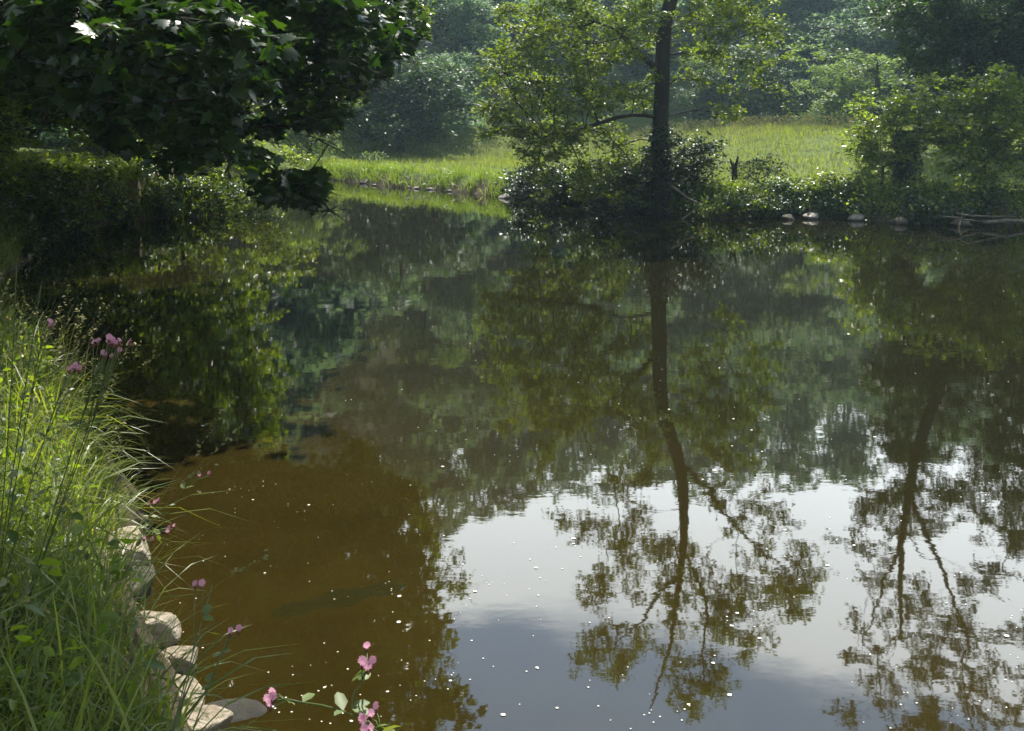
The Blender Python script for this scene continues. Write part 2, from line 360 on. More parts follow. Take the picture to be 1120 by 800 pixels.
low = [(575, 25, 28), (620, 20, 30), (545, 65, 22), (590, 70, 26), (640, 55, 28), (675, 40, 22), (550, 105, 22), (600, 110, 26), (650, 95, 24), (545, 140, 16), (575, 150, 22),
       (615, 150, 24), (655, 140, 22), (690, 105, 14), (600, 185, 18), (640, 180, 24), (675, 175, 22), (700, 185, 12), (590, 205, 12), (640, 208, 18), (670, 205, 16),
       (760, 15, 18), (790, 20, 20), (825, 22, 18), (850, 32, 10), (760, 50, 12), (790, 60, 14), (765, 85, 9), (700, 15, 16), (700, 60, 8)]
hi = [(668, 590, 20), (640, 575, 16), (612, 570, 10), (690, 560, 16), (700, 610, 22), (665, 640, 22), (640, 660, 12), (665, 715, 26), (640, 725, 12), (700, 700, 12), (725, 600, 18), (735, 640, 20), (775, 660, 26), (795, 680, 24),
      (760, 620, 18), (810, 640, 18), (850, 640, 22), (880, 640, 18), (870, 610, 12), (895, 625, 10), (860, 670, 14), (830, 610, 14), (800, 575, 14), (830, 545, 16), (850, 570, 12), (780, 545, 12), (815, 515, 14), (790, 500, 12), (870, 590, 8),
      (770, 765, 20), (795, 745, 14), (750, 770, 12), (830, 700, 12), (820, 720, 10), (740, 715, 14), (735, 745, 10), (850, 655, 10), (765, 715, 12), (740, 680, 14), (700, 535, 14), (670, 520, 12)]
mid = [(580, 290, 40), (620, 340, 40), (700, 300, 40), (680, 380, 44), (620, 440, 36), (700, 450, 40), (790, 300, 36), (800, 380, 38), (770, 440, 36), (560, 340, 28), (840, 400, 26), (600, 500, 26), (700, 500, 30), (820, 460, 28), (780, 490, 20)]
cl = spread_px(low, aty, 10.5, 1.3) + spread_px(hi, rfl, 8.5, .9) + spread_px([m_ for m_ in mid if m_[1] > 300], rfl, 3.2, 1.3)
cl += [(rfl(x, y, YT), .3) for x, y in [(768, 520), (786, 550), (805, 578), (832, 602), (858, 628), (760, 545), (700, 655), (722, 640), (736, 605)]]
tree('alder_tree', 'tall slender alder standing alone at the water edge in the middle, its trunk dark', 'tree', trunk, trad, cl, 'alder', leaf=.11, n_per=110, limbs=[([rfl(750, 512, YT), rfl(774, 531, YT+.3), rfl(800, 573, YT+.5), rfl(832, 602, YT+.6), rfl(858, 626, YT+.8)], [.085, .075, .06, .045, .02]), ([rfl(747, 625, YT), rfl(722, 648, YT-.3), rfl(695, 688, YT-.4), rfl(665, 712, YT-.4)], [.06, .05, .035, .02]), ([rfl(748, 598, YT), rfl(772, 655, YT+.2), rfl(770, 700, YT+.1), rfl(768, 760, YT)], [.05, .045, .03, .015]), ([aty(723, 82, YT), aty(700, 60, YT-.4), aty(683, 40, YT-.7), aty(650, 22, YT-1)], [.08, .06, .05, .025]), ([aty(722, 130, YT), aty(690, 125, YT-.5), aty(640, 140, YT-.8), aty(590, 150, YT-1)], [.06, .05, .035, .02])], kind='simple', tilt=.55, flat=.5)

# --- right hand trees above the bank
YR = 26.2
def keepR(p):
    x, y = projr(p); a, b = proj(p)
    lim = np.interp(y, [250, 480, 520, 560, 600, 640, 700, 760, 800], [930, 960, 985, 905, 900, 935, 925, 925, 905])
    dl = np.interp(b, [-400, -40, 0, 40, 90, 110], [900, 930, 955, 965, 1010, 1060])
    return (x > lim) & ((a > dl) | (b < -20)) & (b < 105+.0*a)
YR = 30.5; rb = np.array([aty(1092, 225, YR)[0], YR, .9]); rt = rfl(1000, 500, YR)
cl = spread_px([(930, 570, 18), (925, 595, 14), (960, 560, 16), (985, 570, 18), (1005, 580, 14), (955, 605, 20), (985, 640, 24), (960, 635, 16), (1010, 680, 30), (960, 690, 24), (935, 670, 8), (935, 712, 16), (990, 720, 30), (1030, 740, 36),
                (960, 755, 24), (930, 780, 16), (1000, 790, 30), (1060, 700, 34), (1100, 760, 36), (1050, 650, 20), (1080, 640, 14), (1110, 690, 24), (1000, 530, 10), (995, 505, 8), (975, 840, 40), (1060, 850, 50), (1040, 800, 36)], rfl, 4.8, 1.1, YR)
cl += spread_px([(990, 20, 26), (1040, 25, 36), (1095, 30, 40), (1040, 70, 30), (1090, 85, 30), (1000, 62, 20), (970, 10, 14), (1120, 60, 30), (1060, 105, 16), (1110, 112, 14)], aty, 17, .8, YR)
cl += [(q, r) for q, r in blobs((16.5, 33.8, 8.8), (5.6, 3.5, 4.0), 400, keep=keepR)]
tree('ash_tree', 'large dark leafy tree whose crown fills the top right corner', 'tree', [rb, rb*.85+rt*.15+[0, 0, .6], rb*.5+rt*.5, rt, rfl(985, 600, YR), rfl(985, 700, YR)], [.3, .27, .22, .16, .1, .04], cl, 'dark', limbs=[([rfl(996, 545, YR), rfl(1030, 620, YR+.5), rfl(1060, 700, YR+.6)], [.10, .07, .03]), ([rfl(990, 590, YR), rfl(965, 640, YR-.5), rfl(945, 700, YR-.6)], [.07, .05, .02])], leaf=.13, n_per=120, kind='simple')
cl = spread_px([(1080, 560, 14), (1110, 590, 20), (1060, 590, 12), (1110, 550, 10), (1095, 620, 16)], rfl, 4, 1, 28.5) + blobs((17.6, 29.5, 8.0), (3.2, 2.4, 4.2), 230, keep=lambda p: proj(p)[1] < 95)
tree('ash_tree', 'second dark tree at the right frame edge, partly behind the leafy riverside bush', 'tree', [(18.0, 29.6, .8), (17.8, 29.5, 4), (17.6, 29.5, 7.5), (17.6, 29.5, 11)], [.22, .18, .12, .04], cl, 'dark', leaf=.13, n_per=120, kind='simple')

# --- great sycamore overhanging from the left bank
def keepL(p):
    x, y = projr(p); a, b = proj(p)
    wob = 7*np.sin(y*.11)+6*np.sin(y*.27+1)
    lim = np.interp(y, [200, 440, 470, 520, 560, 640, 700, 740, 760, 775, 800], [300, 320, 385, 430, 505, 508, 486, 500, 520, 548, 520]) + np.where(y > 520, wob, 0)
    low_ = np.interp(a, [-60, 0, 30, 80, 120, 170, 230, 262, 285, 352, 362, 385, 412, 438, 470, 478], [95, 100, 105, 118, 165, 205, 190, 190, 224, 230, 150, 118, 96, 58, 40, -60]) + 5*np.sin(a*.3)
    notch = (a > 306+4*np.sin(b*.4)) & (b > 140+3*np.sin(a*.5)) & (b < 186-.05*(a-306)+3*np.sin(a*.7))
    return (x < lim) & (b < low_) & ~notch
lt = [(-8.6, 12.0, .9), (-8.4, 12.2, 3), (-8.1, 12.4, 5.2), (-7.8, 12.6, 7.4), (-7.6, 12.6, 9.2)]
kk = lambda p: keepL(p) & (p[:, 1]-.62*p[:, 2] > 3.6) & (sd_ok(p))
def sd_ok(p):                                   # leave the near bank and the shallows in the sun
    sx = p[:, 0]-.16*p[:, 2]; sy = p[:, 1]-.60*p[:, 2]
    edge = np.interp(sx, [-8, -3.2, -2.2, -1.4, -.6, .5], [4.6, 5.9, 6.3, 7.4, 8.6, 10.0])
    return sy > edge
cl = blobs((-5.6, 12.6, 6.6), (5.6, 5.2, 3.4), 520, .35, .6, .5, kk) + blobs((-4.5, 12.0, 3.4), (4.4, 4.0, 1.3), 360, .3, .55, .2, kk) + []
cl += [(aty(x+rng.normal(0, 7), y+rng.normal(0, 5), Y+rng.normal(0, .3)), .26) for x, y, Y in
       [(300, 205, 9.8), (320, 198, 9.8), (340, 202, 9.8), (352, 215, 9.9), (290, 215, 9.7), (330, 200, 9.9), (345, 208, 10), (356, 222, 9.9), (280, 170, 10), (355, 150, 10.2), (340, 120, 10.4), (370, 125, 10.4), (362, 90, 10.6), 
        (330, 60, 10), (350, 40, 10)] for _ in range(3)]
# nearer, larger leaved boughs at the top left
cl += [(aty(x+rng.normal(0, 8), y+rng.normal(0, 8), Y+rng.normal(0, .3)), .3) for x, y, Y in
       [(30, 20, 7.4), (80, 10, 7.2), (130, 25, 7.4), (180, 15, 7.2), (230, 20, 7.2), (270, 30, 7.4), (200, 60, 7.6), (120, 80, 8), (60, 90, 8), (160, 120, 8.4), (220, 110, 8.4), (260, 90, 8.2), (20, 60, 7.8), (210, 150, 8.8), (250, 165, 9), (180, 165, 9)] for _ in range(3)]
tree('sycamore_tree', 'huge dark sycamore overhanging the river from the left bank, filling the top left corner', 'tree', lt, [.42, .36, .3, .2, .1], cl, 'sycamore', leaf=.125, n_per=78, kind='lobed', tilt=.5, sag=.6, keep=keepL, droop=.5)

kb = lambda p: (projr(p)[0] < 318) & (proj(p)[0] < 330) & ((proj(p)[1] < 175) | (proj(p)[0] < -20))
cl = blobs((-9.6, 19.6, 6.4), (4.0, 3.4, 4.2), 420, .35, .6, .4, kb) + blobs((-5.7, 21.8, 8.2), (2.8, 3.8, 2.0), 260, .35, .55, .2, kb)  # second crown group added above the view to shade the water strip
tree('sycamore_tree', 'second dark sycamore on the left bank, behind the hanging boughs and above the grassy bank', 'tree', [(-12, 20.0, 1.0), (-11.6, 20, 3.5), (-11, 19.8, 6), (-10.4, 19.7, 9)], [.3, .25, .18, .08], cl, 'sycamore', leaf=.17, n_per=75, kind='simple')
cl = blobs((-2.6, 15.5, 5.6), (2.4, 2.4, 2.6), 260, .3, .5, .2, lambda p: keepL(p) & (proj(p)[0] > 300)) + spread_px([(400, 90, 16), (415, 60, 20), (440, 30, 22), (460, 15, 12), (400, 30, 24), (370, 60, 24), (380, 105, 12), (365, 10, 20)], aty, 9, .7, 15.5)
tree('lit_sycamore_side', 'sunlit right side of the overhanging sycamore, added as separate boughs in brighter leaves', 'tree', [(-10.2, 17.6, 1.0), (-8.4, 17.0, 3.4), (-5.2, 16.2, 5.2), (-3.2, 15.6, 6.4)], [.2, .17, .12, .06], cl, 'bush', leaf=.10, n_per=95, keep=keepL)  # sycamore's sunlit edge as its own tree, sun put into the leaf colour
# --- unseen near tree added to shade the corner of the bank (trunk just beyond the left edge)
cl = blobs((-.85, 4.45, 4.2), (.85, .75, .35), 110, .3, .4, .1) + blobs((-1.95, 4.7, 4.3), (1.0, .8, .4), 110, .3, .4, .1) + blobs((-2.7, 4.4, 4.4), (1.3, 1.2, .6), 110, .3, .45, .1) + blobs((-3.6, 2.2, 4.9), (2.4, 2.4, 1.0), 200, .35, .5, .1) + blobs((-1.4, 1.2, 4.9), (1.6, 1.6, .6), 110, .35, .5, .1)
tree('shade_caster_tree', 'unseen tree added at the near left bank to shade the bottom left corner', 'tree', [(-5.2, 1.8, .8), (-5.0, 2.0, 2.4), (-4.6, 2.4, 4.0), (-4.2, 2.8, 5)], [.16, .13, .1, .05], cl, 'alder', leaf=.10, n_per=240)
# ------------------------------------------------------------------ bushes
def bush(name, label, x, y, rx, ry, h, matn, leaf=.08, n=60, n_per=55, kind='simple', group=None, z0=None, keep=None, lean=(0, 0), shell=.35):
    z = hz(x, y) if z0 is None else z0
    c = (x+lean[0], y+lean[1], z+h*.52); cl = blobs(c, (rx, ry, h*.5), n, .25, .42, shell, keep)
    return tree(name, label, 'bush', [(x, y, z-.1), (x+lean[0]*.2, y, z+h*.12), (x+lean[0]*.3, y, z+h*.24)], [.05, .04, .025], cl, matn, leaf=leaf, n_per=n_per, kind=kind, group=group, tip=.006, trunkname='stem')
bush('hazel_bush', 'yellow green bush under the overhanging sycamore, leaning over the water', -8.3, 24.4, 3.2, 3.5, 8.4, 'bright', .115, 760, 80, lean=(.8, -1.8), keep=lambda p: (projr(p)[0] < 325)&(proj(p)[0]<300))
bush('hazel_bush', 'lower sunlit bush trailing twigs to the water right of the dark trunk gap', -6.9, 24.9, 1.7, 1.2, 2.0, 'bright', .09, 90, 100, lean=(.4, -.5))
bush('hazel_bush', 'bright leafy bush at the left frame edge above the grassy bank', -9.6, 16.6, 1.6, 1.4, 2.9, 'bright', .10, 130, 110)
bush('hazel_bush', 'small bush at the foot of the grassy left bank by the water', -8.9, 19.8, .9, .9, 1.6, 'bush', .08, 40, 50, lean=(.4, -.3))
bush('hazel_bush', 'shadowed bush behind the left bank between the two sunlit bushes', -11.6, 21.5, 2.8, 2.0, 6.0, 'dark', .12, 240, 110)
# right bank bushes
p = aty(1085, 215, 23.6); bush('riverside_bush', 'broad sunlit bush with pale glossy leaves at the right frame edge', p[0], 24.0, 2.1, 1.1, 3.3, 'bright', .125, 210, 100)
p = aty(985, 215, 24.2); bush('riverside_bush', 'bushy growth around the ivy covered stump', p[0]-.4, 24.4, 1.1, .8, 2.6, 'bright', .115, 85, 100, lean=(.1, 0))
p = aty(925, 222, 24.0); bush('riverside_bush', 'low leafy bush over the bank between two pale rocks and the stump', p[0], 24.1, 1.0, .5, 1.0, 'bright', .11, 50, 110, z0=.15)
p = aty(760, 215, 24.4); bush('riverside_bush', 'small dark bush at the right of the alder foot', p[0]+.1, 24.9, .7, .6, 1.5, 'ivy', .09, 60, 90)
p = aty(690, 215, 25.2); bush('riverside_bush', 'dark bush hanging over the water left of the alder foot', p[0]-.2, 25.5, 1.3, .8, 1.7, 'ivy', .1, 110, 90, lean=(0, -.3))
p = aty(610, 222, 27.2); bush('riverside_bush', 'dark low bush below the alder branches at the water edge', p[0], 27.9, 1.6, .8, 1.1, 'ivy', .1, 110, 90, lean=(0, -.3))
p = aty(720, 200, 24.4); bush('ivy_clump', 'dark ivy wrapped around the foot of the alder trunk', tb[0], YT-.05, .62, .55, 2.3, 'ivy', .09, 110, 90, shell=.5)
p = aty(835, 205, 24.6); bush('riverside_bush', 'dark green nettle clump on the grassy slope right of the post', p[0]+.2, 26.0, .8, .6, 1.1, 'dark', .09, 34, 50)
p = aty(402, 192, 39.5); bush('riverside_bush', 'tiny bush with pale leaves alone on the low shore at the far left', p[0], 40.2, .45, .4, .7, 'pale', .1, 14, 40)

# ivy covered stump on the right
def stump():
    b = aty(995, 228, 24.3); r = empty('ivy_covered_stump', (b[0], 24.6, .35)); tag(r, 'thick broken trunk wrapped in dark ivy among the right bushes', 'stump')
    mb = MB(); hh = 1.75
    pts = [(0, 0, -.4), (.02, 0, .4), (-.03, 0, .9), (.03, 0, 1.4), (.0, 0, hh)]
    mb.tube(pts, [.3, .24, .23, .27, .2], 10); mb.tube([(.1, 0, 1.3), (.3, .05, 1.9), (.34, .1, 2.3)], [.1, .07, .03], 6); mb.tube([(-.08, 0, .9), (-.3, -.05, 1.35)], [.08, .04], 6)
    mb.build('trunk', M['bark'], r)
    a = rng.uniform(0, 6.28, 1500); z = rng.uniform(-.1, hh+.05, 1500); q = rng.uniform(.22, .4, 1500)*(1+.15*np.sin(z*5+a))
    pos = np.stack([q*np.cos(a), q*np.sin(a), z], 1); od = np.stack([np.cos(a), np.sin(a), -.4+0*a], 1)
    link('ivy', leafmesh('ivy', scatter(pos, .09, 'leaf', .6, up=(0, -.5, .6), outdir=od)), M['ivy'], r, smooth=False)
stump()
def post():
    b = aty(803, 196, 25.6); z = hz(b[0], 25.6); r = tag(MBpost(b[0], 25.6, z), 'short dark forked post in the grass right of the alder', 'post')
def MBpost(x, y, z):
    mb = MB(); mb.tube([(0, 0, -.3), (.01, 0, .3), (0, 0, .68)], [.09, .075, .08], 8); mb.tube([(0, 0, .6), (.07, 0, .8), (.09, 0, .93)], [.05, .035, .02], 6); mb.tube([(0, 0, .6), (-.09, 0, .78), (-.11, 0, .86)], [.05, .03, .02], 6)
    return mb.build('forked_post', M['bark'], None, (x, y, z))
post()

# ------------------------------------------------------------------ far trees at the foot of the hill
def proto(name, w, h, n, matn, leaf, shape=0):
    cl = []
    lob = [(np.array([rng.normal(0, w*.30), rng.normal(0, w*.30), h*(.3+.55*rng.random())]), w*rng.uniform(.2, .32)) for _ in range(11)]
    lob += [(np.array([0, 0, h*.72]), w*.3), (np.array([w*.1, 0, h*.16]), w*.36), (np.array([-w*.3, 0, h*.14]), w*.26), (np.array([w*.36, .1, h*.15]), w*.24), (np.array([0, 0, h*.45]), w*.42), (np.array([w*.2, -.2*w, h*.28]), w*.26), (np.array([-w*.25, -.1*w, h*.26]), w*.26)]
    for c, r in lob:
        if shape == 1: c[:2] *= 1.15-c[2]/h
        for _ in range(n//14): d = rng.normal(0, 1, 3); d /= np.linalg.norm(d); d[2] = abs(d[2])*.9-.15; cl.append((c+d*r*rng.uniform(.7, 1.05)*[1, 1, .8], .5))
    r = tree(name, None, None, [(0, 0, 0), (.1, 0, h*.4), (0, 0, h*.8)], [.28, .2, .05], cl, matn, leaf=leaf, n_per=26, kind='simple', tip=.02, twigs=False, spread=.8)
    return r
def copy_tree(root, loc, sc, rz, label, group=None, cat='tree'):
    r = root.copy(); COL.objects.link(r); r.location = loc; r.scale = (sc[0], sc[0], sc[1]); r.rotation_euler = (0, 0, rz); tag(r, label, cat, group)
    for ch in list(root.children):
        c = ch.copy(); COL.objects.link(c); c.parent = r
    return r
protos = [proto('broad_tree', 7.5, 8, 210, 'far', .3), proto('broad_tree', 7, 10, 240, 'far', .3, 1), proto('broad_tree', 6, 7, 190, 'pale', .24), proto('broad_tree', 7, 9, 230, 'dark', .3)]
used = set()
def place(k, px, Y, s, label, group=None, szx=1):
    fY = min(1, max(0, (640-px)/180)); s *= (Y-15*fY)/Y; Y -= 15*fY; x = (px-560)/F*Y; z = hz(x, Y)-.15; pr = protos[k]
    if k not in used:
        used.add(k); pr.location = (x, Y, z); pr.scale = (s*szx, s*szx, s); pr.rotation_euler = (0, 0, rng.uniform(0, 6)); return tag(pr, label, 'tree', group)
    return copy_tree(pr, (x, Y, z), (s*szx, s), rng.uniform(0, 6), label, group)
place(3, 438, 63, .92, 'dark rounded tree at the far left end of the meadow', szx=1.15)
place(2, 338, 58, .62, 'small pale hazy tree just right of the sycamore boughs beside the far river bend')
place(1, 500, 70, .95, 'blue green tree between the rounded dark tree and the alder')
place(3, 790, 60, .62, 'dark bluish tree at the meadow edge just right of the alder trunk')
place(3, 850, 61, .85, 'dark bluish tree standing against the meadow between alder and pale bushes')
place(2, 905, 52, .58, 'light green small tree at the meadow edge left of the dark right crown')
place(2, 957, 48, .62, 'pale silvery green willow bush touching the dark crown at the upper right', szx=1.25)
place(2, 760, 66, .7, 'pale tree seen directly beside the alder trunk')
place(1, 412, 66, .72, 'dense tree close behind the dark rounded tree, toward the sycamore', szx=1.2)
place(0, 474, 66, .8, 'dense tree close behind the dark rounded tree, toward the alder', szx=1.2)
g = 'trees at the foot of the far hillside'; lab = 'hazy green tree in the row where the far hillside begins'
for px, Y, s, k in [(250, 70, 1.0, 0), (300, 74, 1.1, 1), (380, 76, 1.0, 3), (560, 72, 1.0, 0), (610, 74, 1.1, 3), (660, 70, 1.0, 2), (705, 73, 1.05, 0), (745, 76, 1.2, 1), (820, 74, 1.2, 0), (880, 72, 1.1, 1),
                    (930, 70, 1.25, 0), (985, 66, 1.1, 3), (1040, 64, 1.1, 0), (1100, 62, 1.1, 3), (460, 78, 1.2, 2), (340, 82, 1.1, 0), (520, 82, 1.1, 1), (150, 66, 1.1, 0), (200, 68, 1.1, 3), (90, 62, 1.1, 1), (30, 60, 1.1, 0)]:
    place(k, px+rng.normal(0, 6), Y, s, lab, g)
# trees on the left bank behind the sycamore
for (x, y, s, k, l) in [(-11.2, 30.5, 1.05, 3, 'tall dark tree right behind the yellow green waterside bush'), (-12.5, 17.5, .8, 3, 'dark tree overshadowing the grassy bank at the left edge'),(-14, 27, .95, 3, 'dark tree behind the bushes of the left bank, half hidden by the sycamore'), (-17, 21, 1.0, 1, 'dark tree at the left frame edge behind the grassy bank'), (-13.5, 34, .8, 0, 'leafy tree further along the left bank where the river bends away')]:
    copy_tree(protos[k], (x, y, hz(x, y)-.1), (s, s), rng.uniform(0, 6), l)

# ------------------------------------------------------------------ wooded hillside (one mass)
def woodland():
    parts = []
    xs = []
    for row, Y in enumerate(np.arange(58, 150, 6.2)):
        for x in np.arange(-95+3*(row % 2), 100, 6.4+row*.12):
            if abs(x) > Y*.78+8 or Y < 74-16*float(ss(9, -9, np.array(x))): continue
            xs.append((x+rng.normal(0, 1.3), Y+rng.normal(0, 1.4)))
    xs = np.array(xs); z = height(xs[:, 0], xs[:, 1])
    allp = []
    for (x, y), zz in zip(xs, z):
        w = rng.uniform(3.0, 4.6); h = rng.uniform(7.5, 13); n = 8
        m = int(1500*(80/y))
        lob = rng.normal(0, .42, (n, 3))*[w, w, 0]+np.stack([np.zeros(n), np.zeros(n), h*rng.uniform(.12, .85, n)], 1)
        lob[:, :2] *= (1.25-lob[:, 2:3]/h*.75)
        k = rng.integers(0, n, m); d = rng.normal(0, 1, (m, 3)); d /= np.linalg.norm(d, axis=1)[:, None]; d[:, 2] = np.abs(d[:, 2])*.95-.15
        rr = w*rng.uniform(.32, .58, n)
        allp.append(np.array([x, y, zz])+lob[k]+d*(rr[k]*rng.uniform(.85, 1.03, m))[:, None])
    P_ = np.concatenate(allp); parts = scatter(P_, .62, 'simple', .55)
    print('woodland', len(P_))
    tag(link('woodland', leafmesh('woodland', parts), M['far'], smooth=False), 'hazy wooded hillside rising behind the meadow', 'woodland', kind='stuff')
woodland()

# ------------------------------------------------------------------ grass
def blades(pos, L, wid, lean, segs=3, dirv=None, curve=.9):
    n = len(pos); a = rng.uniform(0, 6.28, n); d = np.stack([np.cos(a), np.sin(a), 0*a], 1)
    if dirv is not None: d = d*.75+dirv; d /= np.linalg.norm(d, axis=1)[:, None]+1e-9
    side = np.cross(d, [0, 0, 1.0]); side += rng.normal(0, .3, side.shape); side /= np.linalg.norm(side, axis=1)[:, None]
    L = np.broadcast_to(L, n); ln = lean*rng.uniform(.3, 1.4, n); V = []
    for s in range(segs+1):
        t = s/segs; ang = ln*(.25+curve*t)
        c = pos + (d*np.sin(ang)[:, None]*t + np.array([0, 0, 1])*np.cos(ang)[:, None]*t)*L[:, None]
        w = (wid*(1-t**1.6)*(.6+.6*t))
        w = np.broadcast_to(w, n)[:, None]
        if s < segs: V += [c-side*w, c+side*w]
        else: V += [c]
    V = np.stack(V, 1); k = V.shape[1]; Fs = [(2*s, 2*s+1, 2*s+3, 2*s+2) for s in range(segs-1)]+[(2*segs-2, 2*segs-1, 2*segs)]
    flat = np.concatenate([np.array(f) for f in Fs]); cnt = [len(f) for f in Fs]
    return V.reshape(-1, 3), (flat[None]+(np.arange(n)*k)[:, None]).ravel(), np.tile(cnt, n), np.repeat(rng.random(n), len(Fs))
def land_pts(n, x0, x1, y0, y1, dmin=.02, dmax=99, extra=None):
    X = []; Y = []; D = []; got = 0
    for _ in range(60):
        m = max(4000, n*3); x = rng.uniform(x0, x1, m); y = rng.uniform(y0, y1, m); d = sdist(x, y); k = (d > dmin) & (d < dmax)
        if extra is not None: k &= extra(x, y, d)
        X.append(x[k]); Y.append(y[k]); D.append(d[k]); got += k.sum()
        if got >= n: break
    x = np.concatenate(X)[:n]; y = np.concatenate(Y)[:n]; d = np.concatenate(D)[:n]
    return np.stack([x, y, height(x, y)-.02], 1), d
# near left bank
nearok = lambda x, y, d: (x < -.75-.10*(y-1.5)) & (d > .14+.34*(y < 4.3)*(.5+.5*rng.random(len(x))))
P1, d1 = land_pts(15000, -4.6, -.8, 1.5, 9, .1, extra=lambda x, y, d: nearok(x, y, d) & ((fbm(x, y, .5, 2) > -.45) | (rng.random(len(x)) < .25)))
toward = np.tile([.55, -.1, 0], (len(P1), 1))*(np.clip(1-d1, 0, 1)[:, None])
Lr = rng.uniform(.22, .62, len(P1))*(1+.25*fbm(P1[:, 0], P1[:, 1], .6, 8))*np.interp(d1, [.1, .5, 1.2], [.65, 1, 1.1])
tag(link('bank_grass', leafmesh('bank_grass', blades(P1, Lr, rng.uniform(.0022, .0075, len(P1)), 1.0, 4, toward)), M['grass'], smooth=True), 'long tangled sunlit grass on the near left bank', 'grass', kind='stuff')
P1b, d1b = land_pts(420, -4.0, -1.0, 2.4, 7, .15, 1.8, extra=nearok)
# seed stalks: thin stem + seed leaves
st = blades(P1b, rng.uniform(.6, .95, len(P1b)), .0018, .45, 4, np.tile([.4, 0, 0], (len(P1b), 1)))
k = st[0].reshape(len(P1b), -1, 3)[:, -1]; kk2 = st[0].reshape(len(P1b), -1, 3)[:, -2]; dd = k-kk2; dd /= np.linalg.norm(dd, axis=1)[:, None]
sp = (k[:, None]-dd[:, None]*np.linspace(0, .12, 9)[None, :, None]).reshape(-1, 3); sp += rng.normal(0, .004, sp.shape)
tag(link('seeding_grass', leafmesh('seeding_grass', st, scatter(sp, .018, 'simple', .8, outdir=np.repeat(dd, 9, 0))), M['seed'], smooth=False), 'thin brownish seeding grass stalks above the bank grass', 'grass', kind='stuff')
P2, d2 = land_pts(6500, -4.2, -1.0, 2.0, 8, .12, extra=nearok); P2[:, 2] += rng.uniform(.03, .42, len(P2))*ss(.1, .5, d2)+.02
tag(link('bank_weeds', leafmesh('bank_weeds', scatter(P2, rng.uniform(.02, .06, len(P2)), 'leaf', .6)), M['bush'], smooth=False), 'broad leaved weeds mixed through the bank grass', 'weeds', kind='stuff')
# further left bank
P3, d3 = land_pts(26000, -14, -4.5, 9, 24, .03, 5); L3 = rng.uniform(.3, .75, len(P3))
tag(link('shore_grass', leafmesh('shore_grass', blades(P3, L3, .007, .7, 3)), M['grass'], smooth=False), 'tall grass crowning the shaded bank at the left edge', 'grass', kind='stuff')
# meadow
isfar = lambda x, y, d: (y > 20) & ((x > -8.5) | (y > 43)) & (np.abs(x) < y*.62)
P4, d4 = land_pts(90000, -24, 27, 22, 66, .15, extra=isfar)
L4 = rng.uniform(.14, .33, len(P4))*(1+.55*fbm(P4[:, 0], P4[:, 1], 1.6, 4))*np.interp(d4, [0, 1, 4], [.8, 1.2, 1])
parts = [blades(P4, L4, .014, .6, 2)]
tag(link('meadow_grass', leafmesh('meadow_grass', *parts), M['meadow'], smooth=False), 'bright sunlit meadow grass across the river', 'grass', kind='stuff')
P5, d5 = land_pts(3200, -4, 18, 38, 62, 8, extra=isfar); st = blades(P5, rng.uniform(.55, .85, len(P5)), .007, .3, 2)
tp = st[0].reshape(len(P5), -1, 3)[:, -1]
tag(link('meadow_seed_heads', leafmesh('meadow_seed_heads', st, scatter(tp-[0, 0, .07], .09, 'simple', .3, up=(0, -1, 0), outdir=np.tile([0, 0, 1.5], (len(tp), 1)))), M['seed'], smooth=False), 'brownish seed heads along the top of the meadow', 'grass', kind='stuff')
# rank vegetation at the foot of the far bank
P6, d6 = land_pts(9000, -9, 20, 21, 46, .0, 1.1, extra=lambda x, y, d: (x > -8.5) & ((fbm(x, y, .7, 9) > -.35) | (x > 3)))
tag(link('bankside_grass', leafmesh('bankside_grass', blades(P6, rng.uniform(.3, .6, len(P6)), .013, .9, 3, np.tile([0, -.5, 0], (len(P6), 1)))), M['bush'], smooth=False), 'rank green tufts hanging over the far water edge', 'grass', kind='stuff')

# overhanging undergrowth along the far bank
def undergrowth(name, label, matn, n, leaf, seed, x0, x1, k=70, y0=21, y1=42, dmin=-.12, dmax=.9, h=1):
    pts, dd = land_pts(n, x0, x1, y0, y1, dmin, dmax, extra=lambda x, y, d: (fbm(x, y, .8, seed) > -.25))
    out = []
    for q in pts:
        r_ = rng.uniform(.15, .42); d = rng.normal(0, 1, (k, 3)); d /= np.linalg.norm(d, axis=1)[:, None]; d[:, 2] *= .8
        out.append([q[0], q[1], max(.12, q[2])+r_*.5*h]+d*r_*rng.uniform(.5, 1.1, k)[:, None])
    tag(link(name, leafmesh(name, scatter(np.concatenate(out), leaf, 'leaf', .6)), M[matn], smooth=False), label, 'undergrowth', kind='stuff')
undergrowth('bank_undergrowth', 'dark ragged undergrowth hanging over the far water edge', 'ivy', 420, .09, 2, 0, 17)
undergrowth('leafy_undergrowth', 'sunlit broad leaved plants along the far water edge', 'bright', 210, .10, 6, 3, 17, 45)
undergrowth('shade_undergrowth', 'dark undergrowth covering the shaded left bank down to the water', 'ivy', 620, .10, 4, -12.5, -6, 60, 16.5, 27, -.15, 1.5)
undergrowth('crest_undergrowth', 'sunlit leafy plants along the crest of the left bank', 'bright', 170, .09, 7, -12, -6, 50, 16.0, 26, .5, 2.2, 1.6)
